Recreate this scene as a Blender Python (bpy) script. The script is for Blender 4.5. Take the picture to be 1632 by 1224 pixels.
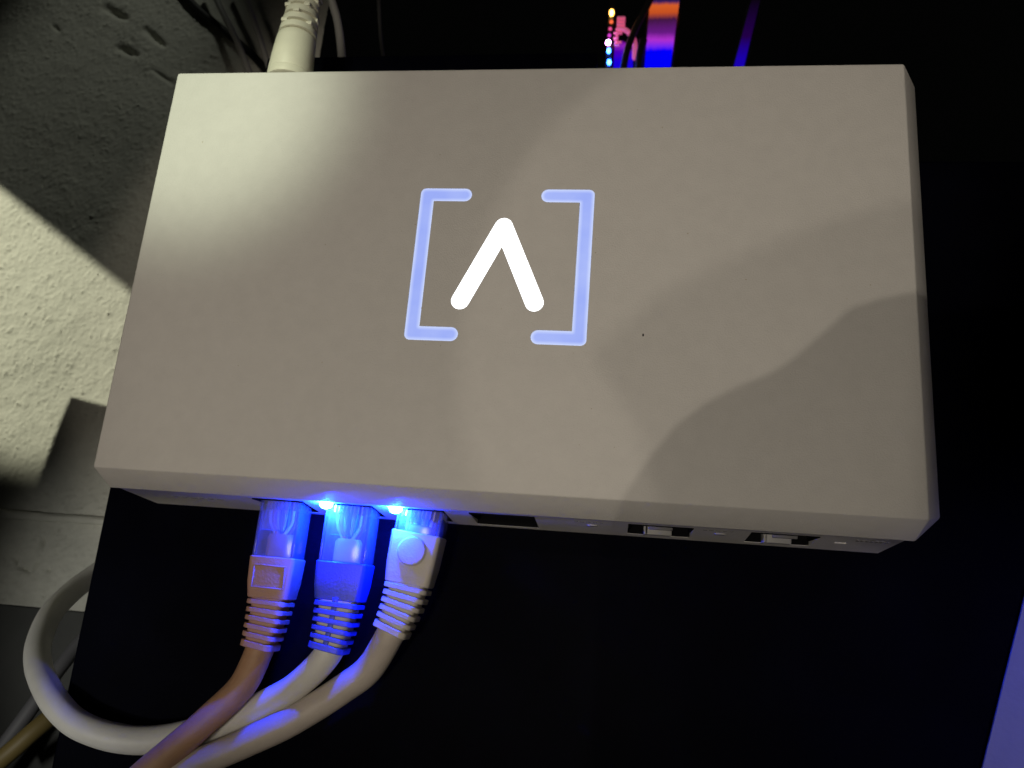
import bpy, bmesh, math, random
from mathutils import Vector, Matrix, noise

random.seed(7)
scene = bpy.context.scene
for o in list(bpy.data.objects):
    bpy.data.objects.remove(o)

# ---------------------------------------------------------------- frame
# Everything is designed in millimetres in the router's own frame:
# x to the right, y up the wall, z out of the wall towards the room.
def V(x, y, z):
    return Vector((x, -z, y)) * 0.001
def Dv(x, y, z):
    return Vector((x, -z, y))

C = scene.collection

# ---------------------------------------------------------------- camera
cam_d = bpy.data.cameras.new('camera')
cam = bpy.data.objects.new('camera', cam_d)
C.objects.link(cam)
cam_d.sensor_width = 36
cam_d.lens = 28.01
cam_d.clip_start = 0.005
cam_d.clip_end = 20
right = Dv(0.98901598, 0.07856115, -0.12520197)
up = Dv(-0.04304907, 0.96343264, 0.26446991)
back = -Dv(-0.14140073, 0.25617514, -0.95623226)
M = Matrix((right, up, back)).transposed().to_4x4()
M.translation = V(34.701, -85.275, 195.388)
cam.matrix_world = M
cam_d.dof.use_dof = True
cam_d.dof.focus_distance = 0.205
cam_d.dof.aperture_fstop = 22
scene.camera = cam

# ---------------------------------------------------------------- world, exposure
w = bpy.data.worlds.new('World')
scene.world = w
w.use_nodes = True
w.node_tree.nodes['Background'].inputs[0].default_value = (0.95, 1.0, 0.92, 1)
w.node_tree.nodes['Background'].inputs[1].default_value = 0.0008
scene.view_settings.view_transform = 'Standard'
scene.view_settings.look = 'None'
scene.view_settings.exposure = 0
scene.view_settings.gamma = 1
scene.view_settings.use_curve_mapping = False
scene.cycles.use_denoising = True
scene.cycles.max_bounces = 10
scene.cycles.transparent_max_bounces = 16
scene.cycles.caustics_reflective = False
scene.cycles.caustics_refractive = False

# ---------------------------------------------------------------- lamps
def spot(name, pos, target, power, col, radius_mm, reach_mm, blend):
    """spot lamp whose pool has the radius reach_mm at the target"""
    d = bpy.data.lights.new(name, 'SPOT')
    d.energy = power
    d.color = col
    d.shadow_soft_size = radius_mm * 0.001
    p, t = V(*pos), V(*target)
    d.spot_size = 2 * math.atan(reach_mm * 0.001 / (t - p).length)
    d.spot_blend = blend
    o = bpy.data.objects.new(name, d)
    C.objects.link(o)
    o.location = p
    o.rotation_euler = (t - p).to_track_quat('-Z', 'Y').to_euler()
    return o

WARM = (1.0, 0.885, 0.74)
PALE = (0.92, 1.0, 0.74)
spot('room_lamp', (-90, -200, 610), (0, -10, 0), 3.75, WARM, 45, 155, 0.2)
spot('shadow_spot', (160, -60, 700), (0, 0, 0), 1.55, WARM, 4, 150, 0.2)  # point-like spot set up for the lower curved shadow
spot('shadow_spot', (-40, 200, 700), (88, -20, 0), 1.05, WARM, 2.5, 102, 0.16)  # point-like spot set up for the upper shadow, cone leaves out the left
spot('corner_pool_spot', (-150, 170, 420), (-99, 56, 0), 5.0, PALE, 14, 57, 0.8)  # added spot, its cone shapes the pale pool on the face's corner
spot('side_lamp', (-480, 250, 250), (-232, 28, -100), 9.0, (1.0, 0.98, 0.75), 2.5, 66, 0.4)
spot('cable_fill', (-230, -250, 420), (-142, -122, -40), 2.8, (1.0, 0.98, 0.9), 25, 66, 0.4)  # added fill for the cable loop and the lower wall band
spot('violet_lamp', (330, -120, 230), (165, -110, -22), 1.35, (0.32, 0.31, 1.0), 15, 70, 0.6)
spot('wall_fill', (-150, 430, 130), (-220, 118, -100), 0.55, (0.97, 1.0, 0.87), 10, 88, 0.85)  # added weak fill for the dark upper plaster

# ---------------------------------------------------------------- materials
def mat(name, base, rough=0.5, metal=0.0, spec=0.5, noise_amt=0.0, noise_scale=200, bump=0.0, bump_scale=800,
        emis=None, estr=0.0, sheen=0.0, sss=0.0):
    m = bpy.data.materials.new(name)
    m.use_nodes = True
    nt = m.node_tree
    b = nt.nodes['Principled BSDF']
    b.inputs['Base Color'].default_value = (*base, 1)
    b.inputs['Roughness'].default_value = rough
    b.inputs['Metallic'].default_value = metal
    b.inputs['Specular IOR Level'].default_value = spec
    if sss:
        b.inputs['Subsurface Weight'].default_value = sss
        b.inputs['Subsurface Radius'].default_value = (0.002, 0.002, 0.002)
        b.inputs['Subsurface Scale'].default_value = 1.0
    tc = nt.nodes.new('ShaderNodeTexCoord')
    if noise_amt:
        n = nt.nodes.new('ShaderNodeTexNoise')
        n.inputs['Scale'].default_value = noise_scale
        n.inputs['Detail'].default_value = 6
        nt.links.new(tc.outputs['Object'], n.inputs['Vector'])
        r = nt.nodes.new('ShaderNodeMapRange')
        r.inputs['From Min'].default_value = 0.3
        r.inputs['From Max'].default_value = 0.7
        r.inputs['To Min'].default_value = 1 - noise_amt
        r.inputs['To Max'].default_value = 1 + noise_amt
        nt.links.new(n.outputs['Fac'], r.inputs['Value'])
        mx = nt.nodes.new('ShaderNodeMix')
        mx.data_type = 'RGBA'
        mx.blend_type = 'MULTIPLY'
        mx.inputs['Factor'].default_value = 1
        mx.inputs['A'].default_value = (*base, 1)
        nt.links.new(r.outputs['Result'], mx.inputs['B'])
        nt.links.new(mx.outputs['Result'], b.inputs['Base Color'])
    if bump:
        n2 = nt.nodes.new('ShaderNodeTexNoise')
        n2.inputs['Scale'].default_value = bump_scale
        n2.inputs['Detail'].default_value = 4
        nt.links.new(tc.outputs['Object'], n2.inputs['Vector'])
        bp = nt.nodes.new('ShaderNodeBump')
        bp.inputs['Strength'].default_value = bump
        bp.inputs['Distance'].default_value = 0.0004
        nt.links.new(n2.outputs['Fac'], bp.inputs['Height'])
        nt.links.new(bp.outputs['Normal'], b.inputs['Normal'])
    if emis:
        b.inputs['Emission Color'].default_value = (*emis, 1)
        b.inputs['Emission Strength'].default_value = estr
    return m

def clear_plastic(name, tint=(0.9, 0.92, 0.95)):
    m = bpy.data.materials.new(name)
    m.use_nodes = True
    nt = m.node_tree
    nt.nodes.clear()
    out = nt.nodes.new('ShaderNodeOutputMaterial')
    tr = nt.nodes.new('ShaderNodeBsdfTransparent')
    tr.inputs[0].default_value = (*tint, 1)
    df = nt.nodes.new('ShaderNodeBsdfDiffuse')
    df.inputs[0].default_value = (0.8, 0.82, 0.86, 1)
    tl = nt.nodes.new('ShaderNodeBsdfTranslucent')
    tl.inputs[0].default_value = (0.8, 0.82, 0.86, 1)
    gl = nt.nodes.new('ShaderNodeBsdfGlossy')
    gl.inputs['Roughness'].default_value = 0.12
    fr = nt.nodes.new('ShaderNodeLayerWeight')
    fr.inputs['Blend'].default_value = 0.25
    a = nt.nodes.new('ShaderNodeMixShader')
    a.inputs[0].default_value = 0.5
    nt.links.new(df.outputs[0], a.inputs[1])
    nt.links.new(tl.outputs[0], a.inputs[2])
    b = nt.nodes.new('ShaderNodeMixShader')
    b.inputs[0].default_value = 0.17
    nt.links.new(tr.outputs[0], b.inputs[1])
    nt.links.new(a.outputs[0], b.inputs[2])
    c = nt.nodes.new('ShaderNodeMixShader')
    mul = nt.nodes.new('ShaderNodeMath')
    mul.operation = 'MULTIPLY'
    mul.inputs[1].default_value = 0.6
    nt.links.new(fr.outputs['Fresnel'], mul.inputs[0])
    nt.links.new(mul.outputs[0], c.inputs[0])
    nt.links.new(b.outputs[0], c.inputs[1])
    nt.links.new(gl.outputs[0], c.inputs[2])
    nt.links.new(c.outputs[0], out.inputs[0])
    return m

def emitter(name, col, strength, edge=None):
    m = bpy.data.materials.new(name)
    m.use_nodes = True
    nt = m.node_tree
    nt.nodes.clear()
    out = nt.nodes.new('ShaderNodeOutputMaterial')
    em = nt.nodes.new('ShaderNodeEmission')
    em.inputs[0].default_value = (*col, 1)
    em.inputs[1].default_value = strength
    if edge:
        at = nt.nodes.new('ShaderNodeVertexColor')
        at.layer_name = 'edge'
        tc = nt.nodes.new('ShaderNodeTexCoord')
        n = nt.nodes.new('ShaderNodeTexNoise')
        n.inputs['Scale'].default_value = 90
        n.inputs['Detail'].default_value = 3
        nt.links.new(tc.outputs['Object'], n.inputs['Vector'])
        mr = nt.nodes.new('ShaderNodeMapRange')
        mr.inputs['From Min'].default_value = 0.35
        mr.inputs['From Max'].default_value = 0.75
        mr.inputs['To Min'].default_value = 0.0
        mr.inputs['To Max'].default_value = 0.35
        nt.links.new(n.outputs['Fac'], mr.inputs['Value'])
        ad = nt.nodes.new('ShaderNodeMath')
        ad.operation = 'ADD'
        ad.use_clamp = True
        nt.links.new(at.outputs['Color'], ad.inputs[0])
        nt.links.new(mr.outputs['Result'], ad.inputs[1])
        mx = nt.nodes.new('ShaderNodeMix')
        mx.data_type = 'RGBA'
        mx.inputs['A'].default_value = (*col, 1)
        mx.inputs['B'].default_value = (*edge, 1)
        nt.links.new(ad.outputs[0], mx.inputs['Factor'])
        nt.links.new(mx.outputs['Result'], em.inputs[0])
    nt.links.new(em.outputs[0], out.inputs[0])
    return m

MT = {}
MT['shell'] = mat('white_shell', (0.78, 0.765, 0.73), 0.5, spec=0.35, noise_amt=0.022, noise_scale=260, bump=0.35, bump_scale=2600)
MT['dark_plastic'] = mat('dark_port_plastic', (0.006, 0.006, 0.007), 0.75, spec=0.04)
MT['steel'] = mat('port_steel', (0.55, 0.55, 0.56), 0.38, metal=0.9)
MT['pale_tab'] = mat('pale_tab', (0.42, 0.42, 0.41), 0.5)
MT['ink'] = mat('grey_print', (0.2, 0.2, 0.21), 0.7)
MT['black'] = mat('black_paint', (0.0012, 0.0014, 0.0042), 0.62, spec=0.03, noise_amt=0.3, noise_scale=60, bump=0.15, bump_scale=900)
MT['tan'] = mat('tan_rubber', (0.46, 0.27, 0.16), 0.55, noise_amt=0.08, noise_scale=240, bump=0.2, bump_scale=1800)
MT['tan_boot'] = mat('salmon_boot', (0.47, 0.27, 0.21), 0.55, noise_amt=0.06, noise_scale=300, bump=0.2, bump_scale=1600)
MT['white_cable'] = mat('white_rubber', (0.74, 0.73, 0.69), 0.48, noise_amt=0.04, noise_scale=200, bump=0.15, bump_scale=1800)
MT['blue_lit_boot'] = mat('boot_blue_light', (0.05, 0.08, 0.46), 0.45, noise_amt=0.04, noise_scale=200, bump=0.15, bump_scale=1500)  # blue light of the port lamps put into the boot's colour
MT['grey_cable'] = mat('beige_rubber', (0.56, 0.5, 0.44), 0.5, noise_amt=0.06, noise_scale=200, bump=0.2, bump_scale=1800)
MT['grey_boot'] = mat('beige_boot', (0.6, 0.56, 0.5), 0.52, noise_amt=0.06, noise_scale=220, bump=0.25, bump_scale=1500)
MT['clear'] = clear_plastic('clear_plastic')
MT['gold'] = mat('gold_contact', (0.8, 0.62, 0.3), 0.25, metal=1.0)
MT['cream'] = mat('cream_plastic', (0.72, 0.7, 0.58), 0.5, noise_amt=0.04, noise_scale=180, bump=0.15, bump_scale=1500)
MT['dim_grey'] = mat('grey_rubber', (0.35, 0.35, 0.33), 0.6)
MT['dark_mid'] = mat('mid_grey_rubber', (0.14, 0.14, 0.15), 0.6)
MT['dark_grey'] = mat('dark_rubber', (0.06, 0.06, 0.06), 0.6)
MT['black_rubber'] = mat('black_rubber', (0.008, 0.008, 0.008), 0.6)
MT['yellow'] = mat('yellow_rubber', (0.2, 0.15, 0.05), 0.55)
MT['board'] = mat('white_board', (0.75, 0.75, 0.76), 0.7, noise_amt=0.05, noise_scale=80, bump=0.3, bump_scale=700)
MT['wall_shade'] = mat('dark_wall_shade', (0.075, 0.078, 0.074), 0.7, noise_amt=0.15, noise_scale=50, bump=0.2, bump_scale=500)  # dark tone stands in for shade on the lower wall
for nm, c in (('orange', (0.75, 0.25, 0.04)), ('green', (0.05, 0.35, 0.1)), ('blue', (0.05, 0.12, 0.55)), ('brown', (0.2, 0.1, 0.05)), ('white', (0.75, 0.75, 0.72))):
    MT['wire_' + nm] = mat('wire_' + nm, c, 0.45)
MT['led'] = emitter('blue_led', (0.0022, 0.026, 1.0), 5500)
MT['logo_blue'] = emitter('logo_periwinkle', (0.33, 0.42, 0.93), 1.0, edge=(0.58, 0.67, 1.0))
MT['logo_white'] = emitter('logo_white', (0.95, 0.97, 1.0), 2.6)

def wall_material():
    m = mat('plaster', (0.6, 0.6, 0.53), 0.85, spec=0.2, noise_amt=0.06, noise_scale=220, bump=0.35, bump_scale=1400)
    return m
MT['plaster'] = wall_material()

# ---------------------------------------------------------------- object helpers
BASE = {}
def tag(o, label=None, cat=None, group=None, kind=None):
    if label: o['label'] = label
    if cat: o['category'] = cat
    if group: o['group'] = group
    if kind: o['kind'] = kind
    return o

def thing(name, base, label, cat, group=None):
    o = bpy.data.objects.new(name, None)
    o.empty_display_size = 0.01
    C.objects.link(o)
    o.location = V(*base)
    BASE[o] = V(*base)
    return tag(o, label, cat, group)

def obj(name, bm, material, parent=None, smooth=True, base=None):
    """bm holds router-frame millimetres; it becomes one mesh object in metres about its thing's base"""
    b = BASE[parent] if parent is not None else (V(*base) if base else Vector((0, 0, 0)))
    for v in bm.verts:
        v.co = V(*v.co) - b
    bmesh.ops.recalc_face_normals(bm, faces=bm.faces[:])
    me = bpy.data.meshes.new(name)
    bm.to_mesh(me)
    bm.free()
    if smooth:
        me.shade_smooth()
        me.set_sharp_from_angle(angle=math.radians(38))
    me.materials.append(MT[material])
    o = bpy.data.objects.new(name, me)
    C.objects.link(o)
    if parent is not None:
        o.parent = parent
    else:
        o.location = b
    BASE[o] = b
    return o

def bm_box(x0, x1, y0, y1, z0, z1, bev=0.0, seg=2, bm=None):
    bm2 = bmesh.new()
    vs = [bm2.verts.new((x, y, z)) for x in (x0, x1) for y in (y0, y1) for z in (z0, z1)]
    for f in ((0, 1, 3, 2), (4, 6, 7, 5), (0, 4, 5, 1), (2, 3, 7, 6), (0, 2, 6, 4), (1, 5, 7, 3)):
        bm2.faces.new([vs[i] for i in f])
    bmesh.ops.recalc_face_normals(bm2, faces=bm2.faces[:])
    if bev:
        bmesh.ops.bevel(bm2, geom=bm2.edges[:], offset=bev, segments=seg, affect='EDGES', profile=0.5)
    if bm is None:
        return bm2
    return join(bm, bm2)

def join(bm, bm2):
    me = bpy.data.meshes.new('tmp')
    bm2.to_mesh(me)
    bm2.free()
    bm.from_mesh(me)
    bpy.data.meshes.remove(me)
    return bm

def catmull(pts, sub=8):
    P = [Vector(p) for p in pts]
    P = [P[0] * 2 - P[1]] + P + [P[-1] * 2 - P[-2]]
    out = []
    for i in range(1, len(P) - 2):
        for k in range(sub):
            t = k / sub
            a, b, c, d = P[i - 1], P[i], P[i + 1], P[i + 2]
            out.append(0.5 * ((2 * b) + (c - a) * t + (2 * a - 5 * b + 4 * c - d) * t * t + (3 * b - a - 3 * c + d) * t ** 3))
    out.append(P[-2])
    return out

def ring_loft(bm, rings, cap=True):
    vr = [[bm.verts.new(p) for p in r] for r in rings]
    n = len(vr[0])
    for a, b in zip(vr, vr[1:]):
        for i in range(n):
            bm.faces.new((a[i], a[(i + 1) % n], b[(i + 1) % n], b[i]))
    if cap:
        bm.faces.new(vr[0][::-1])
        bm.faces.new(vr[-1])
    return bm

def tube(pts, r, n=18, sub=8, bm=None, raw=False, wob=0.0):
    path = [Vector(p) for p in pts] if raw else catmull(pts, sub)
    bm = bm or bmesh.new()
    rings = []
    nrm = None
    for i, p in enumerate(path):
        t = (path[min(i + 1, len(path) - 1)] - path[max(i - 1, 0)]).normalized()
        if nrm is None:
            nrm = t.orthogonal().normalized()
        nrm = (nrm - t * nrm.dot(t)).normalized()
        bi = t.cross(nrm)
        rr = r[min(i, len(r) - 1)] if isinstance(r, (list, tuple)) else r
        rings.append([p + (nrm * math.cos(a) + bi * math.sin(a)) * (rr * (1 + wob * noise.noise(p * 0.12 + Vector((math.cos(a), math.sin(a), 0)) * 0.4)))
                      for a in [2 * math.pi * k / n for k in range(n)]])
    return ring_loft(bm, rings)

def rrect(hw, hh, r, k=4):
    """rounded rectangle outline, counter-clockwise"""
    r = min(r, hw * 0.98, hh * 0.98)
    out = []
    for cx, cy, a0 in ((hw - r, hh - r, 0), (-hw + r, hh - r, 90), (-hw + r, -hh + r, 180), (hw - r, -hh + r, 270)):
        for i in range(k + 1):
            a = math.radians(a0 + 90 * i / k)
            out.append((cx + r * math.cos(a), cy + r * math.sin(a)))
    return out

class Frame:
    """local frame: a across, b outwards along the axis, c towards the room"""
    def __init__(self, o, tilt=0.0, pitch=0.0):
        self.o = Vector(o)
        t = math.radians(tilt)
        p = math.radians(pitch)
        self.t = Vector((-math.sin(t) * math.cos(p), -math.cos(t) * math.cos(p), math.sin(p)))
        self.u = Vector((math.cos(t), -math.sin(t), 0))
        self.n = self.u.cross(-self.t).normalized()
        if self.n.z < 0: self.n = -self.n
    def at(self, a, b, c):
        return self.o + self.u * a + self.t * b + self.n * c

def loft_sections(fr, secs, k=4, bm=None):
    """secs: (b, half width, half thickness, corner radius)"""
    bm = bm or bmesh.new()
    rings = [[fr.at(a, s[0], c) for a, c in rrect(s[1], s[2], s[3], k)] for s in secs]
    return ring_loft(bm, rings)

def fbox(fr, a0, a1, b0, b1, c0, c1, bev=0.0):
    bm = bm_box(a0, a1, b0, b1, c0, c1, bev)
    for v in bm.verts:
        v.co = fr.at(*v.co)
    return bm

# ================================================================ SETTING
# --- plaster wall: real relief, fine where it shows
def plaster_height(x, y):
    p = Vector((x, y, 0))
    q = p + Vector((noise.noise(p * 0.3), noise.noise(p * 0.3 + Vector((9, 4, 2))), 0)) * 0.7
    d = noise.voronoi(q * 0.46)[0]
    d2 = noise.voronoi(q * 0.8 + Vector((31, 17, 0)))[0][0]
    grain = min(1.0, max(0.0, 0.55 + 1.3 * noise.noise(p * 0.09 + Vector((5, 5, 5)))))
    h = 0.8 * math.exp(-(d[0] / 0.45) ** 2) * max(0.12, 0.55 + 0.9 * noise.noise(q * 0.31)) + 0.42 * math.exp(-(d2 / 0.42) ** 2)
    h = (0.6 + 0.4 * grain) * h + 0.22 * noise.noise(q * 1.3) + 1.2 * noise.noise(p * 0.03) + 0.35 * noise.noise(p * 0.11)
    for (gx0, gy0, gx1, gy1, gw, gd) in GOUGES:
        dx, dy = gx1 - gx0, gy1 - gy0
        L2 = dx * dx + dy * dy
        t = max(0, min(1, ((x - gx0) * dx + (y - gy0) * dy) / L2))
        d = math.hypot(x - gx0 - t * dx, y - gy0 - t * dy)
        if d < gw * 3:
            h -= gd * math.exp(-(d / gw) ** 2) * (0.4 + 0.6 * math.sin(math.pi * min(1, max(0, t * 0.9 + 0.05))))
    return h
GOUGES = [(-222, 173, -210, 167, 1.7, 3.2), (-198, 160, -187, 151, 1.4, 3.0), (-210, 150.6, -200, 146.5, 1.5, 3.0),
          (-190, 138, -178, 130, 0.9, 1.2), (-247, 163, -243, 160, 1.0, 1.5),
          (-191, -78, -190.8, -81.5, 0.7, 1.8), (-201, -87, -200.3, -88.6, 0.6, 1.6), (-199, -89.5, -194, -91.2, 0.6, 1.6),
          (-193, -90.6, -191, -87, 0.6, 1.5), (-186.6, -89.8, -185.5, -90, 0.7, 1.7)]
WZ = -100
def wall_grid(x0, x1, y0, y1, step, bm):
    nx, ny = int((x1 - x0) / step), int((y1 - y0) / step)
    g = []
    for j in range(ny + 1):
        row = []
        for i in range(nx + 1):
            x, y = x0 + (x1 - x0) * i / nx, y0 + (y1 - y0) * j / ny
            row.append(bm.verts.new((x, y, WZ + plaster_height(x, y))))
        g.append(row)
    for j in range(ny):
        for i in range(nx):
            bm.faces.new((g[j][i], g[j][i + 1], g[j + 1][i + 1], g[j + 1][i]))
    # close the slab behind
    return g
bm = bmesh.new()
g = wall_grid(-300, -109, -104, 200, 0.62, bm)
wall = obj('wall', bm, 'plaster')
tag(wall, kind='structure')
# painted-over trim bead running across the plaster, and below it a dark strip standing in for shade on the wall
bm = bmesh.new()
path = [(-300 + 8 * i, -69.5 + 0.5 * noise.noise(Vector((i * 0.35, 0, 0))), WZ + 0.6) for i in range(24)]
tube(path, 1.9, 10, 2, bm, wob=0.25)
obj('trim_bead', bm, 'plaster', wall)
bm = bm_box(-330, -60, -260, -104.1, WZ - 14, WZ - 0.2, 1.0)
obj('wall_shade_strip', bm, 'wall_shade', wall)

# ================================================================ BLACK PANEL the router is mounted on
PZ = -28.5
panel = obj('black_cabinet', bm_box(-119, 420, -330, 49, PZ - 60, PZ, 1.2, 3), 'black', base=(-119, -330, PZ - 60))
tag(panel, 'wide matt black cabinet front behind the white router', 'cabinet')

# white board at the lower right, leaning on the panel
bm = bmesh.new()
q = [(140.3, -64), (118.6, -133.8), (300, -190), (300, -64)]
lo = [bm.verts.new((x, y, PZ)) for x, y in q]
hi = [bm.verts.new((x, y, PZ + 0.8)) for x, y in q]
bm.faces.new(lo); bm.faces.new(hi)
for i in range(4):
    bm.faces.new((lo[i], lo[(i + 1) % 4], hi[(i + 1) % 4], hi[i]))
bmesh.ops.bevel(bm, geom=bm.edges[:], offset=0.25, segments=2, affect='EDGES', profile=0.5)
board = obj('white_board', bm, 'board', base=(136, -67, PZ))
tag(board, 'plain white board washed in violet light, lower right corner', 'board')

# ================================================================ ROUTER
router = thing('network_router', (0, 0, -28.4), 'white network router with a glowing bracket logo on its face', 'router')
TW, TH = 105.0, 60.84          # half size of the flat face
RW, RH, RZ, RC = 110.4, 65.3, -8.0, 6.0   # rim half size, depth and corner cut
def octagon(hw, hh, c, z):
    return [(hw, hh - c, z), (hw - c, hh, z), (-hw + c, hh, z), (-hw, hh - c, z), (-hw, -hh + c, z), (-hw + c, -hh, z), (hw - c, -hh, z), (hw, -hh + c, z)]
bm = bmesh.new()
top = [bm.verts.new(p) for p in ((TW, TH, 0), (-TW, TH, 0), (-TW, -TH, 0), (TW, -TH, 0))]
rim = [bm.verts.new(p) for p in octagon(RW, RH, RC, RZ)]
low = [bm.verts.new(p) for p in octagon(RW - 1.0, RH - 0.3, RC + 0.8, RZ - 0.9)]
bot_pts = octagon(RW - 1.3, RH + 1.7, RC + 1.2, -28.0)
bot = [bm.verts.new(p) for p in bot_pts]
bm.faces.new(top)
for i in range(4):
    a, b = rim[2 * i], rim[2 * i + 1]
    bm.faces.new((top[i], a, b))
    bm.faces.new((top[i], b, rim[(2 * i + 2) % 8], top[(i + 1) % 4]))
for r0, r1 in ((rim, low), (low, bot)):
    for i in range(8):
        bm.faces.new((r0[i], r1[i], r1[(i + 1) % 8], r0[(i + 1) % 8]))
bm.faces.new(bot)
bmesh.ops.recalc_face_normals(bm, faces=bm.faces[:])
sel = [e for e in bm.edges if all(v.co.z > -8.5 for v in e.verts)]
bmesh.ops.bevel(bm, geom=sel, offset=0.38, segments=3, affect='EDGES', profile=0.5)

# outlines of the lit logo
def fillet(p0, p1, p2, r, k=6):
    p0, p1, p2 = Vector(p0), Vector(p1), Vector(p2)
    d0, d2 = (p0 - p1).normalized(), (p2 - p1).normalized()
    half = math.acos(max(-1, min(1, d0.dot(d2)))) / 2
    t = r / math.tan(half)
    s, e = p1 + d0 * t, p1 + d2 * t
    c = p1 + (d0 + d2).normalized() * (r / math.sin(half))
    a0 = math.atan2(s.y - c.y, s.x - c.x)
    a1 = math.atan2(e.y - c.y, e.x - c.x)
    da = (a1 - a0 + math.pi) % (2 * math.pi) - math.pi
    return [(c.x + r * math.cos(a0 + da * i / k), c.y + r * math.sin(a0 + da * i / k)) for i in range(k + 1)]

def stroke(pts, w, rc):
    """closed outline of a polyline of width w: round ends, outer corners of radius rc"""
    P = [Vector(p) for p in pts]
    h = w / 2
    def side(seq, want_first):
        out = []
        for i in range(1, len(seq) - 1):
            d1 = (seq[i] - seq[i - 1]).normalized(); d2 = (seq[i + 1] - seq[i]).normalized()
            n1 = Vector((-d1.y, d1.x)); n2 = Vector((-d2.y, d2.x))
            mdir = (n1 + n2).normalized()
            m = seq[i] + mdir * (h / mdir.dot(n1))
            turn = d1.x * d2.y - d1.y * d2.x
            if turn < 0:   # outer on the left side
                out += fillet(m - d1 * 10, m, m + d2 * 10, rc)
            else:
                out += fillet(m - d1 * 10, m, m + d2 * 10, 0.15, 2)
        return out
    def capend(p, d, k=10):
        a = math.atan2(d.y, d.x)
        return [(p.x + h * math.cos(a + math.pi / 2 - math.pi * i / k), p.y + h * math.sin(a + math.pi / 2 - math.pi * i / k)) for i in range(k + 1)]
    out = side(P, True) + capend(P[-1], (P[-1] - P[-2]).normalized()) + side(P[::-1], False) + capend(P[0], (P[0] - P[1]).normalized())
    return out
h = 3.75 / 2
lb = stroke([(-9.7 - h, 22.5 - h), (-24.1 + h, 22.5 - h), (-24.1 + h, -21.9 + h), (-9.7 - h, -21.9 + h)], 3.75, 1.5)
rb = [(-x, y) for x, y in lb][::-1]
chev = stroke([(-9.95, -10.5), (0, 11.3), (9.95, -10.5)], 4.8, 2.4)

def prism(outline, z0, z1, grow=0.0, bm=None):
    bm = bm or bmesh.new()
    pts = [Vector(p) for p in outline]
    if grow:
        n = len(pts)
        area = sum(pts[i].x * pts[(i + 1) % n].y - pts[(i + 1) % n].x * pts[i].y for i in range(n))
        s = -1 if area > 0 else 1
        new = []
        for i in range(n):
            d = (pts[(i + 1) % n] - pts[i - 1]).normalized()
            new.append(pts[i] + Vector((-d.y, d.x)) * s * grow)
        pts = new
    lo = [bm.verts.new((p.x, p.y, z0)) for p in pts]
    hi = [bm.verts.new((p.x, p.y, z1)) for p in pts]
    bm.faces.new(lo[::-1]); f = bm.faces.new(hi)
    for i in range(len(pts)):
        bm.faces.new((lo[i], lo[(i + 1) % len(pts)], hi[(i + 1) % len(pts)], hi[i]))
    return bm

# openings are cut out of the shell
JACKS = [-57.2, -37.8, -18.4, 4.2]
CAGES = [45.0, 75.5]
cut = bmesh.new()
for ol in (lb, rb, chev):
    prism(ol, -0.9, 1.0, 0.1, cut)
for i, x in enumerate(JACKS):
    hw = 7.2 if i < 3 else 8.6
    bm_box(x - hw, x + hw, -80, -55, -25.6, -10.8, bm=cut)
for x in CAGES:
    bm_box(x - 8.2, x + 8.2, -80, -45, -24.6, -11.6, bm=cut)
bm_box(88.5, 91.5, -80, -60, -18.6, -16.8, bm=cut)      # reset slot
bm_box(-85.2, -70.0, 50, 80, -23.5, -9.5, bm=cut)        # power inlet at the back
for v in list(bm.verts) + list(cut.verts):
    v.co = V(*v.co) - BASE[router]
bmesh.ops.recalc_face_normals(bm, faces=bm.faces[:])
bmesh.ops.recalc_face_normals(cut, faces=cut.faces[:])
mb, mc = bpy.data.meshes.new('shell'), bpy.data.meshes.new('cut')
bm.to_mesh(mb); cut.to_mesh(mc); bm.free(); cut.free()
ob, oc = bpy.data.objects.new('shell', mb), bpy.data.objects.new('cut', mc)
C.objects.link(ob); C.objects.link(oc)
md = ob.modifiers.new('b', 'BOOLEAN'); md.operation = 'DIFFERENCE'; md.object = oc; md.solver = 'EXACT'; md.use_self = True
dg = bpy.context.evaluated_depsgraph_get()
me2 = bpy.data.meshes.new_from_object(ob.evaluated_get(dg))
bpy.data.objects.remove(ob); bpy.data.objects.remove(oc)
me2.name = 'shell'
me2.shade_smooth(); me2.set_sharp_from_angle(angle=math.radians(24))
me2.materials.clear(); me2.materials.append(MT['shell'])
shell = bpy.data.objects.new('shell', me2); C.objects.link(shell); shell.parent = router; BASE[shell] = BASE[router]

def offset_in(pts, d):
    """offset a closed outline inwards by d, mitred"""
    n = len(pts)
    area = sum(pts[i][0] * pts[(i + 1) % n][1] - pts[(i + 1) % n][0] * pts[i][1] for i in range(n))
    sgn = 1 if area > 0 else -1
    out = []
    for i in range(n):
        p, a, b = Vector(pts[i]), Vector(pts[i - 1]), Vector(pts[(i + 1) % n])
        d1, d2 = (p - a).normalized(), (b - p).normalized()
        n1, n2 = Vector((-d1.y, d1.x)) * sgn, Vector((-d2.y, d2.x)) * sgn
        m = (n1 + n2).normalized()
        out.append(p + m * (d / max(0.5, m.dot(n1))))
    return out

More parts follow.
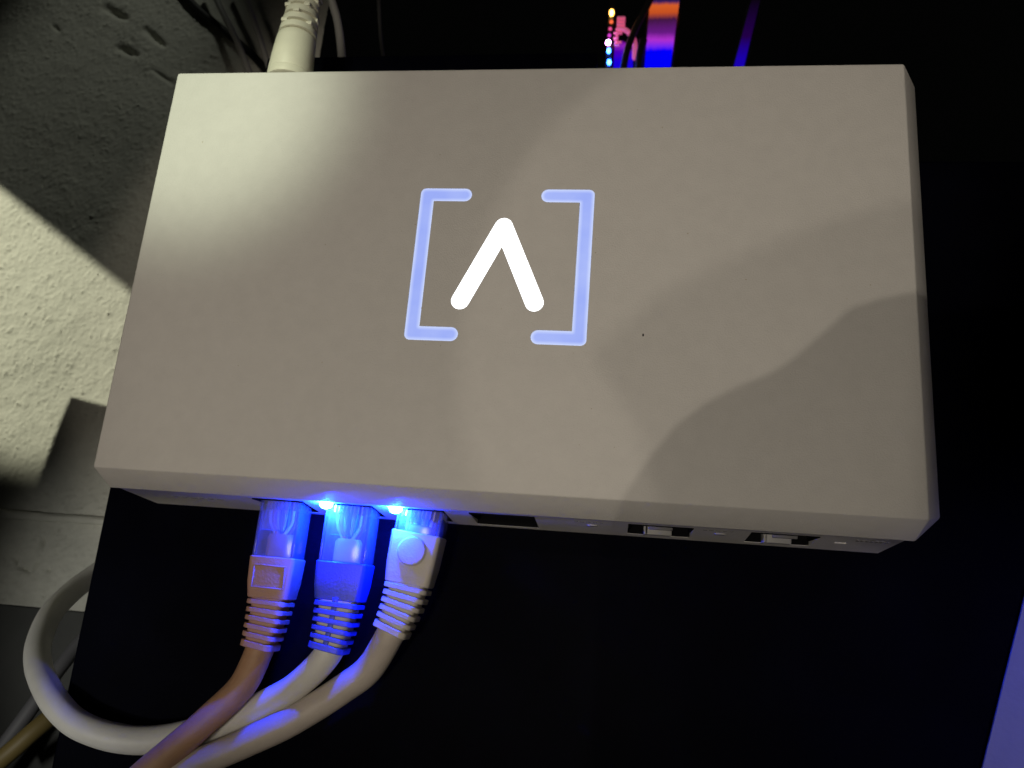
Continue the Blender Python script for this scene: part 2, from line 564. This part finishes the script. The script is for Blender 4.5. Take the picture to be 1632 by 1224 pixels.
def logo_part(name, outline, material):
    ol = []
    for p in outline:
        if not ol or (Vector(p) - Vector(ol[-1])).length > 0.01:
            ol.append(p)
    bm = bmesh.new()
    lay = bm.loops.layers.float_color.new('edge')
    n = len(ol)
    rings = [[bm.verts.new((x, y, -0.7)) for x, y in ol], [bm.verts.new((x, y, -0.12)) for x, y in ol],
             [bm.verts.new((p.x, p.y, -0.12)) for p in offset_in(ol, 0.35)], [bm.verts.new((p.x, p.y, -0.12)) for p in offset_in(ol, 1.0)]]
    val = (1.0, 1.0, 0.55, 0.0)
    idx = {v: val[k] for k, r in enumerate(rings) for v in r}
    for r0, r1 in zip(rings, rings[1:]):
        for i in range(n):
            bm.faces.new((r0[i], r0[(i + 1) % n], r1[(i + 1) % n], r1[i]))
    bm.faces.new(rings[-1])
    for fc in bm.faces:
        for lp in fc.loops:
            e = idx[lp.vert]
            lp[lay] = (e, e, e, 1)
    return obj(name, bm, material, router, smooth=False)
logo_part('logo_bracket', lb, 'logo_blue')['label'] = 'glowing periwinkle opening square bracket'
logo_part('logo_bracket', rb, 'logo_blue')['label'] = 'glowing periwinkle closing square bracket'
logo_part('logo_chevron', chev, 'logo_white')['label'] = 'glowing white upward chevron'

# port liners: sleeve, contacts or tongue, one part per port
def port_face_y(z):   # the front face leans out a little towards the wall side
    t = (z - (RZ - 0.9)) / (-28.0 - (RZ - 0.9))
    return -(RH - 0.3 + 2.0 * t)
def liner(x, hw, z0, z1, depth, mat_name, name, wall_t=0.5):
    y0 = port_face_y((z0 + z1) / 2) + 0.15
    bm = bmesh.new()
    bm_box(x - hw + 0.02, x - hw + wall_t, y0 + 0.3, y0 + depth, z0 + 0.02, z1 - 0.02, bm=bm)
    bm_box(x + hw - wall_t, x + hw - 0.02, y0 + 0.3, y0 + depth, z0 + 0.02, z1 - 0.02, bm=bm)
    bm_box(x - hw + 0.03, x + hw - 0.03, port_face_y(z0) + 0.12, y0 + 0.29, z0 + 0.02, z0 + wall_t, bm=bm)
    bm_box(x - hw + wall_t, x + hw - wall_t, y0 + 0.29, y0 + depth, z0 + 0.02, z0 + wall_t, bm=bm)
    bm_box(x - hw + wall_t, x + hw - wall_t, y0 + 0.3, y0 + depth, z1 - wall_t, z1 - 0.02, bm=bm)
    bm_box(x - hw + wall_t, x + hw - wall_t, y0 + depth - 0.8, y0 + depth - 0.03, z0 + wall_t, z1 - wall_t, bm=bm)
    return obj(name, bm, mat_name, router, smooth=False)
for i, x in enumerate(JACKS):
    hw = 7.2 if i < 3 else 8.6
    j = liner(x, hw, -25.6, -10.8, 9.5, 'dark_plastic', 'ethernet_jack')
    if i == 3:
        j['label'] = 'empty dark ethernet jack'
        obj('jack_sill', bm_box(x - hw + 0.6, x + hw - 0.6, -66.9, -66.72, -25.5, -25.05, 0.05), 'pale_tab', j)
        for k in range(8):
            obj('contact_pin', bm_box(x - 4 + k * 1.1, x - 3.6 + k * 1.1, -65.2, -58, -14.2, -13.6), 'gold', j)
for x in CAGES:
    cg = liner(x, 8.2, -24.6, -11.6, 19, 'dark_plastic', 'fibre_cage', 0.45)
    tongue = bmesh.new()
    bm_box(x - 3.4, x + 3.4, -66.75, -60, -24.0, -21.8, 0.3, bm=tongue)
    bm_box(x - 4.0, x - 3.4, -66.9, -62, -24.0, -19.5, 0.15, bm=tongue)
    obj('cage_tongue', tongue, 'pale_tab', cg)
    obj('cage_spring', bm_box(x - 3.0, x + 3.0, -66.2, -60, -13.4, -12.4, 0.2), 'ink', cg)
# small status windows and print beside the cages
for x in (27.6, 60.2):
    obj('status_window', bm_box(x - 1.3, x + 1.3, port_face_y(-17) - 0.18, port_face_y(-17) + 1, -18.4, -15.8, 0.15), 'pale_tab', router)
    for k in range(5):
        obj('printed_mark', bm_box(x - 4.6 + k * 1.6 + 0.2 * math.sin(k * 5), x - 3.6 + k * 1.6, port_face_y(-13) - 0.05, port_face_y(-13) + 0.3, -14.0 + 0.3 * math.sin(k * 3), -12.6), 'ink', router)
for k in range(6):
    obj('printed_mark', bm_box(-90 + k * 2.6, -88.4 + k * 2.6 + 0.3 * math.sin(k * 4), port_face_y(-16) - 0.05, port_face_y(-16) + 0.3, -18.2 + 0.4 * math.sin(k * 7), -15.5), 'ink', router)
for k in range(7):
    obj('printed_mark', bm_box(92.6 + k * 1.1, 93.3 + k * 1.1, port_face_y(-14) - 0.05, port_face_y(-14) + 0.3, -15 + 0.5 * math.sin(k * 2.2), -12.6), 'ink', router)
# lit port lamps: domed lenses
for x in (-43.2, -24.0):
    bm = bmesh.new()
    bmesh.ops.create_uvsphere(bm, u_segments=20, v_segments=12, radius=1)
    for v in bm.verts:
        v.co = Vector((x + v.co.x * 1.8, port_face_y(-10.8) - 0.3 + v.co.y * 1.3, -10.7 + v.co.z * 1.1))
    obj('port_lamp', bm, 'led', router)
# dark speck of dirt on the face
bm = bmesh.new()
bmesh.ops.create_icosphere(bm, subdivisions=1, radius=0.3)
for v in bm.verts:
    v.co = Vector((38.5 + v.co.x * 0.9, -18.5 + v.co.y * 1.5, 0.02 + v.co.z * 0.3))
obj('dirt_speck', bm, 'black_rubber', router)

# pale dust caught along the logo and scattered over the face
rnd = random.Random(3)
bm = bmesh.new()
spots = [(-20.2, -13.0), (-20.0, -17.2), (-14, -23.4), (-18, -23.2), (25.2, 4), (25.0, 8), (21, -24)]
spots += [(rnd.uniform(-95, 95), rnd.uniform(-55, 55)) for _ in range(26)]
for x, y in spots:
    b2 = bmesh.new()
    bmesh.ops.create_icosphere(b2, subdivisions=1, radius=rnd.uniform(0.08, 0.2))
    for v in b2.verts:
        v.co = Vector((x + v.co.x * rnd.uniform(0.8, 1.6), y + v.co.y, 0.02 + v.co.z * 0.5))
    join(bm, b2)
MT['dust'] = mat('dust', (0.6, 0.55, 0.45), 0.9)
obj('dust', bm, 'dust', router)['kind'] = 'stuff'

# ================================================================ ETHERNET CABLES
def ethernet(label, x, body, boot, jacket, path, plug_len, head_len, rib_tilt, head_tilt=0.0, ribs=6, detail='frame', width=11.9, cr=3.2):
    t = thing('ethernet_cable', (x, -66, -18.4), label, 'cable', 'network cables plugged into the router')
    fr = Frame((x, -66.2, -17.7), head_tilt)
    hw, ht = width / 2 - 0.1, 4.0
    b1 = plug_len
    # hollow clear plug: four walls
    bm = bmesh.new()
    def add(*a, **k):
        join(bm, fbox(fr, *a, **k))
    add(-hw, -hw + 0.8, -6, b1 + 1.5, -ht, ht, bev=0.2)
    add(hw - 0.8, hw, -6, b1 + 1.5, -ht, ht, bev=0.2)
    add(-hw + 0.82, hw - 0.82, -6, b1 + 1.5, ht - 0.8, ht - 0.05, bev=0.15)
    add(-hw + 0.82, hw - 0.82, -6, b1 + 1.5, -ht + 0.05, -ht + 0.8, bev=0.15)
    add(-hw + 0.82, hw - 0.82, -5.5, -2.0, -ht + 0.85, ht - 0.85, bev=0.15)
    plug = obj('plug', bm, 'clear', t)
    # latch standing off the room side
    bm = bmesh.new()
    w2 = 3.1
    prof = [(-5.0, ht + 0.1, 0.9), (1.0, ht + 0.9, 0.8), (b1 * 0.5, ht + 1.9, 0.8), (b1 * 0.52, ht + 2.3, 0.8)]
    rings = []
    for b, c, th in prof:
        rings.append([fr.at(-w2, b, c), fr.at(w2, b, c), fr.at(w2, b, c + th), fr.at(-w2, b, c + th)])
    ring_loft(bm, rings)
    obj('latch', bm, 'clear', plug, smooth=False)
    # contacts
    for k in range(8):
        a = -3.85 + k * 1.1
        obj('contact', fbox(fr, a - 0.16, a + 0.16, -5.2, 1.0 + 0.4 * (k % 2), 2.2, 3.9), 'gold', plug, smooth=False)
    # conductors fanning from the jacket to the contacts
    cols = ['wire_white', 'wire_orange', 'wire_white', 'wire_blue', 'wire_white', 'wire_green', 'wire_white', 'wire_brown']
    for k in range(8):
        a = -3.85 + k * 1.1
        a2 = -1.6 + 0.46 * k
        bmw = tube([fr.at(a, -1.5, 0.8), fr.at(a, 2.5, 0.7), fr.at(a * 0.9, 5.0, 0.4), fr.at(a2 + 0.5 * math.sin(k * 9), b1 * 0.62, 0.9 * math.sin(k * 2.3)), fr.at(a2, b1 + 1, 0.3)], 0.5, 8, 4)
        obj('conductor', bmw, cols[k], plug)
    # end of the jacket squeezed inside the plug
    bm = loft_sections(fr, [(b1 * 0.55, 3.1, 1.5, 1.4), (b1 * 0.62, 3.6, 2.1, 1.6), (b1 + 2, 3.6, 2.4, 1.9)])
    obj('jacket_end', bm, jacket, plug)
    # boot head
    hb = b1 + head_len
    W, T = hw + 0.55, ht + 0.6
    bm = loft_sections(fr, [(b1, W - 0.25, T - 0.25, 0.8), (b1 + 0.3, W, T, 1.0), (b1 + head_len * 0.6, W - 0.25, T - 0.1, 1.2), (hb - 0.3, W - 0.7, T - 0.5, 1.5), (hb, W - 1.0, T - 0.8, 1.6)], 5)
    bt = obj('boot', bm, boot, t)
    if detail == 'frame':
        bm = bmesh.new()
        c0, c1 = T - 0.12, T + 0.22
        a, bb0, bb1 = 4.6, b1 + 2.2, b1 + head_len - 2.6
        for s in ((-a, a, bb0, bb0 + 0.45), (-a, a, bb1 - 0.45, bb1), (-a, -a + 0.45, bb0 + 0.46, bb1 - 0.46), (a - 0.45, a, bb0 + 0.46, bb1 - 0.46)):
            join(bm, fbox(fr, *s, c0, c1, 0.1))
        obj('raised_frame', bm, boot, bt)
    if detail == 'button':
        bm = bmesh.new()
        rings = []
        for rr, cc in ((3.9, T - 0.6), (3.9, T + 0.35), (3.5, T + 0.75), (2.6, T + 0.85), (0.4, T + 0.8)):
            rings.append([fr.at(rr * math.cos(q), b1 + 4.9 + rr * math.sin(q), cc) for q in [2 * math.pi * i / 28 for i in range(28)]])
        ring_loft(bm, rings)
        obj('round_button', bm, boot, bt)
    # ribbed tail following the cable
    cur = Frame(fr.at(0, hb - 0.6, 0), head_tilt)
    step = 2.15
    pts = [cur.o.copy()]
    for k in range(ribs):
        tl = head_tilt + (rib_tilt - head_tilt) * min(1, (k + 1) / ribs * 1.15)
        f2 = Frame(cur.o, tl)
        s = 1 - 0.04 * k
        ww, tt = (W - 1.0) * s + 0.1, 4.55 - 0.03 * k
        lastrib = 1.55 if k == ribs - 1 else 1.12
        bm = loft_sections(f2, [(0.95, ww - 0.15, tt - 0.15, 1.7), (1.1, ww, tt, 1.8), (0.95 + lastrib, ww, tt, 1.8), (1.1 + lastrib, ww - 0.15, tt - 0.15, 1.7)], 5)
        obj('rib', bm, boot, bt)
        bm = loft_sections(f2, [(-0.25, ww * 0.83, tt * 0.86, 1.6), (step + 0.1, ww * 0.8, tt * 0.84, 1.6)], 4)
        obj('rib_core', bm, 'grey_boot' if boot == 'blue_lit_boot' else boot, bt)
        # bridges between neighbouring ribs
        for a in ((0.0,) if detail == 'plain' else ()):
            obj('rib_bridge', fbox(f2, a - 0.7, a + 0.7, -0.2, 1.1, tt * 0.7, tt - 0.1, 0.1), boot, bt)
        cur = Frame(f2.at(0, step, 0), tl)
        pts.append(cur.o.copy())
    start = cur.at(0, -3.0, 0)
    P = [start, cur.at(0, 1.5, 0)] + [Vector(p) for p in path]
    obj('jacket', tube(P, cr, 22, 10, wob=0.03), jacket, t)
    return t

ethernet('salmon tan network cable, nearest the plaster wall of the three plugged in', -57.2, 'clear', 'tan_boot', 'tan',
         [(-62.6, -114.2, -18.6), (-70.0, -123.0, -17.0), (-77.4, -130.5, -16.6), (-84.9, -137.6, -17.0), (-94, -147, -18)], 14.0, 11.0, 8, 0.5, 6, 'frame', 11.9, 3.7)
ethernet('white network cable in the middle, looping out towards the plaster wall', -37.8, 'clear', 'blue_lit_boot', 'white_cable',
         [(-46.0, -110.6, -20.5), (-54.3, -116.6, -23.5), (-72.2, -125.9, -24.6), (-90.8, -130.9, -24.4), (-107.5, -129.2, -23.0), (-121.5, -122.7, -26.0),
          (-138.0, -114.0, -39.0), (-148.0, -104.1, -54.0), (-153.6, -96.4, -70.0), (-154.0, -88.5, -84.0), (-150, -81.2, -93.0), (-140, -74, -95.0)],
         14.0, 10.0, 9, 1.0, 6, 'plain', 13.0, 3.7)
ethernet('beige grey network cable with a round button on its boot', -18.0, 'clear', 'grey_boot', 'grey_cable',
         [(-28.8, -106.4, -20.8), (-35.4, -112.2, -21.5), (-47.9, -121.2, -21.0), (-62.5, -129.2, -20.0), (-77.0, -136.4, -19.0), (-93, -143.6, -18.0)],
         5.0, 13.5, 20, 6, 6, 'button', 12.6, 3.8)

# ================================================================ POWER LEAD at the top
pw = thing('power_lead', (-77.3, 66, -16.2), 'cream power lead plugged into the top edge of the router', 'power lead')
def lathe_y(cx, cz, prof, n=36):
    bm = bmesh.new()
    return ring_loft(bm, [[(cx + dx + r * math.cos(q), y, cz + r * math.sin(q)) for q in [2 * math.pi * i / n for i in range(n)]] for y, r, dx in prof])
obj('neck', lathe_y(-77.3, -16.2, [(56, 4.4, 0), (70, 4.4, 0), (71.5, 5.2, 0), (72.5, 5.2, 0)]), 'cream', pw)
obj('plug_body', lathe_y(-77.3, -16.2, [(68.5, 6.0, 0), (69.0, 6.9, 0), (71.0, 7.15, 0), (71.6, 6.9, 0), (72.2, 7.1, 0), (78, 6.75, 0), (83, 6.45, 0.1), (85.0, 6.25, 0.2), (85.6, 5.7, 0.2)]), 'cream', pw)
sr = obj('strain_relief', lathe_y(-77.0, -16.2, [(84.5, 4.9, 0), (122, 2.6, 0.8)]), 'cream', pw)
for k in range(10):
    y = 86.0 + k * 3.3
    r = 6.15 - 0.28 * k
    obj('rib', lathe_y(-77.0 + 0.1 * k, -16.2, [(y, r - 0.5, 0), (y + 0.25, r, 0), (y + 2.35, r - 0.15, 0), (y + 2.6, r - 0.6, 0)]), 'cream', sr)
    for q in (0.5, 2.1, 3.7, 5.3):
        a = q + k * 0.9
        bmx = bmesh.new()
        cx, cz = -77.0 + 0.1 * k + (r - 0.8) * math.cos(a), -16.2 + (r - 0.8) * math.sin(a)
        bm_box(cx - 1.1, cx + 1.1, y + 2.2, y + 3.6, cz - 1.1, cz + 1.1, 0.3, bm=bmx)
        obj('rib_bridge', bmx, 'cream', sr)
obj('lead', tube([(-76.2, 118, -16.2), (-76, 128, -17), (-78, 142, -26), (-84, 149, -42), (-89, 143, -54), (-85, 130, -60), (-81.9, 116.3, -62), (-80, 104, -62), (-79, 90, -64)], 1.6, 14, 8), 'dim_grey', pw)

# ================================================================ LOOSE CABLES round the wall
def loose(label, pts, r, m, n=14):
    b = pts[-1]
    o = obj('loose_cable', tube(pts, r, n, 8), m, base=b)
    tag(o, label, 'cable')
loose('black cable crossing the plaster wall above the router', [(-200, 199, -97), (-189.1, 187.3, -97), (-172.8, 169.7, -97), (-154.4, 154.8, -97), (-136.5, 139.3, -97), (-121.6, 121.3, -97), (-108, 100, -97)], 1.7, 'black_rubber')
loose('thin grey cable, left of the two hanging over the black cable', [(-170, 190, -85), (-162, 176.3, -85), (-152.7, 159.1, -85), (-141, 140.7, -83), (-131.4, 123.3, -82), (-123.7, 107, -80), (-116, 90, -80)], 1.35, 'dim_grey')
loose('thin grey cable hanging right beside the cream power plug', [(-156, 190, -85), (-148.2, 175.8, -85), (-140.7, 162.1, -85), (-130.5, 142.1, -83), (-121.7, 123.1, -82), (-114, 106.9, -80), (-108, 92, -80)], 1.25, 'dim_grey')
loose('faint thin dark cable hanging alone in the dark above the router', [(-86, 190, -90), (-82.7, 174.7, -90), (-78.3, 148.2, -90), (-73.9, 129, -90), (-70, 110, -90)], 0.8, 'dark_grey')
loose('grey cable passing behind the white loop in the lower left corner', [(-190, -178, -80), (-179.3, -159.1, -80), (-171, -145.2, -80), (-165.8, -133.7, -82), (-162.8, -123.2, -86), (-159, -112, -92), (-150, -100, -95)], 2.6, 'dark_mid')
loose('yellow brown cable in the lower left corner', [(-178, -164, -62), (-165.3, -154.3, -62), (-156.3, -145.9, -62), (-150.6, -139, -64), (-145.5, -131.5, -70), (-140, -122, -80), (-132, -110, -92)], 3.0, 'yellow')
bar = obj('black_cable_tray', bm_box(-100, 20, 78, 97.3, -98, -40, 1.0, 2), 'black', base=(-100, 78, -98))
tag(bar, 'black cable tray half hidden behind the top edge of the router', 'tray')

# ================================================================ GLOWING COMPUTER PARTS in the dark at the top
Z0 = -150
strip = thing('led_strip', (19, 170, Z0 - 4), 'slim strip of coloured lights glowing orange to blue above the router', 'light strip')
obj('strip_board', bm_box(17.6, 20.6, 150, 215, Z0 - 4, Z0 - 1.2, 0.3), 'black_rubber', strip)
LEDS = [((1.0, 0.5, 0.08), 19.3, 206.3, 1.1, 2.0, 14), ((1.0, 0.15, 0.05), 19.4, 200.8, 1.0, 0.9, 1.1), ((1.0, 0.1, 0.35), 19.0, 196.6, 0.9, 0.8, 0.8), ((0.8, 0.06, 0.7), 18.8, 192.7, 0.9, 0.8, 0.9),
        ((0.9, 0.35, 1.0), 18.4, 188.6, 1.2, 1.3, 40), ((0.02, 0.12, 1.0), 18.9, 183.6, 0.9, 1.3, 40), ((0.02, 0.12, 1.0), 19.4, 176.9, 0.95, 1.4, 40), ((0.1, 0.3, 1.0), 19.5, 169.5, 1.3, 1.7, 40)]
for i, (c, x, y, rx, ry, s) in enumerate(LEDS):
    bm = bmesh.new()
    bmesh.ops.create_uvsphere(bm, u_segments=14, v_segments=8, radius=1)
    for v in bm.verts:
        v.co = Vector((x + v.co.x * rx, y + v.co.y * ry, Z0 - 0.8 + v.co.z * 1.2))
    MT['led_%d' % i] = emitter('strip_light_%d' % i, c, s)
    obj('light', bm, 'led_%d' % i, strip)

# lit acrylic bars: the glow runs through the colours along the bar
def bar_mat(name, stops, strength):
    m = bpy.data.materials.new(name)
    m.use_nodes = True
    nt = m.node_tree
    nt.nodes.clear()
    out = nt.nodes.new('ShaderNodeOutputMaterial')
    em = nt.nodes.new('ShaderNodeEmission')
    tc = nt.nodes.new('ShaderNodeTexCoord')
    sp = nt.nodes.new('ShaderNodeSeparateXYZ')
    nt.links.new(tc.outputs['Generated'], sp.inputs[0])
    n = nt.nodes.new('ShaderNodeTexNoise')
    n.inputs['Scale'].default_value = 9
    n.inputs['Detail'].default_value = 5
    mp = nt.nodes.new('ShaderNodeMapping')
    mp.inputs['Scale'].default_value = (5, 0.5, 0.8)
    nt.links.new(tc.outputs['Generated'], mp.inputs[0])
    nt.links.new(mp.outputs[0], n.inputs['Vector'])
    ad = nt.nodes.new('ShaderNodeMath'); ad.operation = 'MULTIPLY_ADD'
    ad.inputs[1].default_value = 0.05
    nt.links.new(n.outputs['Fac'], ad.inputs[0])
    nt.links.new(sp.outputs['Z'], ad.inputs[2])
    cr = nt.nodes.new('ShaderNodeValToRGB')
    el = cr.color_ramp.elements
    el[0].position, el[0].color = stops[0][0], (*stops[0][1], 1)
    el[1].position, el[1].color = stops[-1][0], (*stops[-1][1], 1)
    for p, c in stops[1:-1]:
        e = el.new(p); e.color = (*c, 1)
    nt.links.new(ad.outputs[0], cr.inputs[0])
    nt.links.new(cr.outputs[0], em.inputs[0])
    em.inputs[1].default_value = strength
    nt.links.new(em.outputs[0], out.inputs[0])
    return m
MT['bar_a'] = bar_mat('lit_bar', [(0.0, (0.0, 0.0, 0.95)), (0.52, (0.0, 0.0, 0.95)), (0.56, (0.18, 0.02, 0.85)), (0.615, (0.42, 0.03, 0.6)), (0.68, (0.13, 0.01, 0.22)), (0.80, (0.05, 0.008, 0.05)), (0.86, (0.55, 0.08, 0.015)), (0.925, (0.65, 0.11, 0.02)), (0.96, (0.03, 0.01, 0.1)), (1.0, (0.004, 0.004, 0.05))], 1.0)
MT['bar_b'] = bar_mat('dim_bar', [(0.0, (0.0, 0.0, 0.6)), (0.45, (0.01, 0.0, 0.4)), (0.65, (0.015, 0.0, 0.06)), (1.0, (0.003, 0.001, 0.003))], 1.0)
def light_bar(name, label, q, m, depth=6):
    t = thing(name, (q[0][0], q[0][1], Z0 - depth), label, 'light bar')
    bm = bmesh.new()
    lo = [bm.verts.new((x, y, Z0 - depth)) for x, y in q]
    hi = [bm.verts.new((x, y, Z0)) for x, y in q]
    bm.faces.new(lo); bm.faces.new(hi)
    for i in range(4):
        bm.faces.new((lo[i], lo[(i + 1) % 4], hi[(i + 1) % 4], hi[i]))
    bmesh.ops.bevel(bm, geom=bm.edges[:], offset=0.5, segments=2, affect='EDGES', profile=0.5)
    obj('diffuser', bm, m, t)
    x0, x1 = q[0][0], q[1][0]
    bm = bmesh.new()
    vs = [bm.verts.new((x, y, z)) for z in (Z0 - depth - 6, Z0 - depth - 0.5) for x, y in ((q[0][0] - 1, q[0][1]), (q[1][0] + 1, q[1][1]), (q[2][0] + 1, q[2][1]), (q[3][0] - 1, q[3][1]))]
    for f in ((0, 1, 2, 3), (4, 5, 6, 7), (0, 1, 5, 4), (1, 2, 6, 5), (2, 3, 7, 6), (3, 0, 4, 7)):
        bm.faces.new([vs[i] for i in f])
    obj('housing', bm, 'black_rubber', t, smooth=False)
light_bar('light_bar', 'wide light bar glowing orange, magenta and deep blue above the router', [(36.2, 150), (47.6, 150), (53.5, 216), (38.6, 216)], 'bar_a')
light_bar('light_bar', 'narrow dim blue light bar, rightmost of the glowing parts', [(75.4, 150), (80.4, 150), (93.4, 214), (89, 214)], 'bar_b')
# bent coolant tube and pump block with the strip's light put in as their own emission
MT['tube_pink'] = mat('pink_tube_glow', (0.8, 0.35, 0.45), 0.25, emis=(0.9, 0.12, 0.3), estr=0.4)  # emission stands in for strip light on the tube
MT['pump'] = bar_mat('block_glow', [(0.0, (0.0, 0.0, 0.7)), (0.72, (0.01, 0.0, 0.75)), (0.86, (0.08, 0.0, 0.5)), (0.95, (0.3, 0.02, 0.5)), (1.0, (0.1, 0.0, 0.2))], 0.9)  # strip light on the block put in as an emission ramp
ct = thing('coolant_tube', (32, 186, Z0 - 3), 'bent tube with added pink glow beside the coloured light strip', 'tube')
obj('hose', tube([(23.0, 197, Z0 - 1), (26.5, 196, Z0 - 1), (29.5, 193, Z0 - 1), (31.6, 188.5, Z0 - 1), (32, 180, Z0 - 3)], 1.3, 12, 8), 'tube_pink', ct)
for k in range(3):
    obj('collar', bm_box(22.2, 26.4, 198.2 + 1.9 * k, 199.6 + 1.9 * k, Z0 - 3.2, Z0 + 0.2, 0.4), 'tube_pink', ct)
for k in range(6):
    obj('fin', bm_box(21.4 + 0.5 * math.sin(k * 2.7), 24.0 + 1.2 * math.sin(k * 1.9), 187.2 + 1.75 * k, 187.9 + 1.75 * k, Z0 - 2.4, Z0 - 0.6 + 0.5 * math.sin(k * 4), 0.2), 'tube_pink', ct)
pb = thing('pump_block', (25, 170, Z0 - 14), 'block with added blue glow between the light strip and the dark diagonal cable', 'computer part')
bm = bmesh.new()
prof = [(21.4, 150), (31.5, 150), (31.2, 182), (29.4, 188.5), (25.5, 191.5), (21.6, 190.5)]
prism(prof, Z0 - 14, Z0 - 2.6, 0, bm)
bmesh.ops.bevel(bm, geom=bm.edges[:], offset=0.8, segments=2, affect='EDGES', profile=0.5)
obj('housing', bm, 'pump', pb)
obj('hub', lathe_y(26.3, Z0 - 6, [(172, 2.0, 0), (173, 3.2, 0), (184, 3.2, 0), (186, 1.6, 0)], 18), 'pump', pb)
o = obj('power_wire', tube([(41.5, 218, Z0 + 4), (39.7, 212.8, Z0 + 4), (36.2, 203.5, Z0 + 4), (32.0, 193.0, Z0 + 4), (28.6, 182, Z0 + 4), (27.1, 172.5, Z0 + 4), (26, 155, Z0 + 4)], 1.7, 12, 6), 'black_rubber', base=(26, 155, Z0 + 4))
tag(o, 'dark diagonal cable in front of the coloured computer lights', 'cable')
o = obj('power_wire', tube([(36.0, 173.5 + 14, Z0 + 2), (35.0, 182, Z0 + 2), (34.2, 173, Z0 + 2), (34, 155, Z0 + 2)], 2.0, 12, 6), 'black_rubber', base=(34, 155, Z0 + 2))
tag(o, 'short thick dark cable beside the wide light bar', 'cable')

# ================================================================ things added just out of the picture to shade it
# an unseen blocker added near the lens throws the double shadow over the lower right of the face
edge = [(52, -79), (58, -70), (39.2, -59.5), (44.9, -49.9), (50.8, -41.8), (58.2, -35.9), (65.7, -31.5), (71.7, -28.7), (77.7, -24.6), (83.7, -18.7), (91.3, -11.0), (98.8, -8.3), (106.2, -6.4), (125, -3)]
LA = (160, -60)
e2 = [(0.786 * x + 0.214 * LA[0], 0.786 * y + 0.214 * LA[1]) for x, y in edge[2:]]
poly = [(64.5, -160), (64.5, -61.0)] + e2[0:] + [(230, 0), (230, -160)]
bm = bmesh.new()
prism(poly, 150, 166, 0, bm)
blk = obj('curve_blocker', bm, 'black_rubber', base=(150, -160, 150))
tag(blk, 'added black light blocker beside the lens, out of the picture', 'light blocker')
# an unseen panel added near the far shadow spot throws the softer upper shadow
LB = Vector((-40, 200, 700))
c1 = [(44, -62), (36, -38), (26, -24.0), (31.3, -18.1), (42.1, -7.4), (53.1, -0.7), (65.6, 5.4), (79.8, 12.7), (103.0, 20.1), (150, 34), (150, -110), (50, -110)]
bm = bmesh.new()
prism([(0.4286 * x + 0.5714 * LB.x, 0.4286 * y + 0.5714 * LB.y) for x, y in c1], 400, 403, 0, bm)
tag(obj('upper_shadow_panel', bm, 'black_rubber', base=(20, 100, 400), smooth=False), 'added dark shadow panel in front of the router, out of the picture', 'added shadow panel')
# two boards added out of the picture stand in the side lamp's light and cut its pool on the plaster
LS = Vector((-480, 250, 250))
def shade(name, label, pts, t, thick):
    bm = bmesh.new()
    lo, hi = [], []
    for x, y in pts:
        P = Vector((x, y, WZ))
        lo.append(bm.verts.new(P + (LS - P) * t))
        hi.append(bm.verts.new(P + (LS - P) * t + Vector((0, 0, thick))))
    n = len(pts)
    bm.faces.new(lo[::-1]); bm.faces.new(hi)
    for i in range(n):
        bm.faces.new((lo[i], lo[(i + 1) % n], hi[(i + 1) % n], hi[i]))
    c = (Vector((pts[0][0], pts[0][1], WZ)) + (LS - Vector((pts[0][0], pts[0][1], WZ))) * t)
    tag(obj(name, bm, 'black_rubber', base=tuple(c), smooth=False), label, 'board')
shade('pool_top_blocker', 'added dark light blocker above the plaster wall, out of the picture', [(-325, 123), (-252, 76), (-179, 29), (-106, -18), (-60, 160), (-250, 240)], 0.5, 3)
shade('pool_corner_blocker', 'small added light blocker beside the plaster wall, out of the picture', [(-194.4, -19.3), (-150, -29), (-140, -95), (-203, -95), (-197.5, -48.5)], 0.25, 1.0)
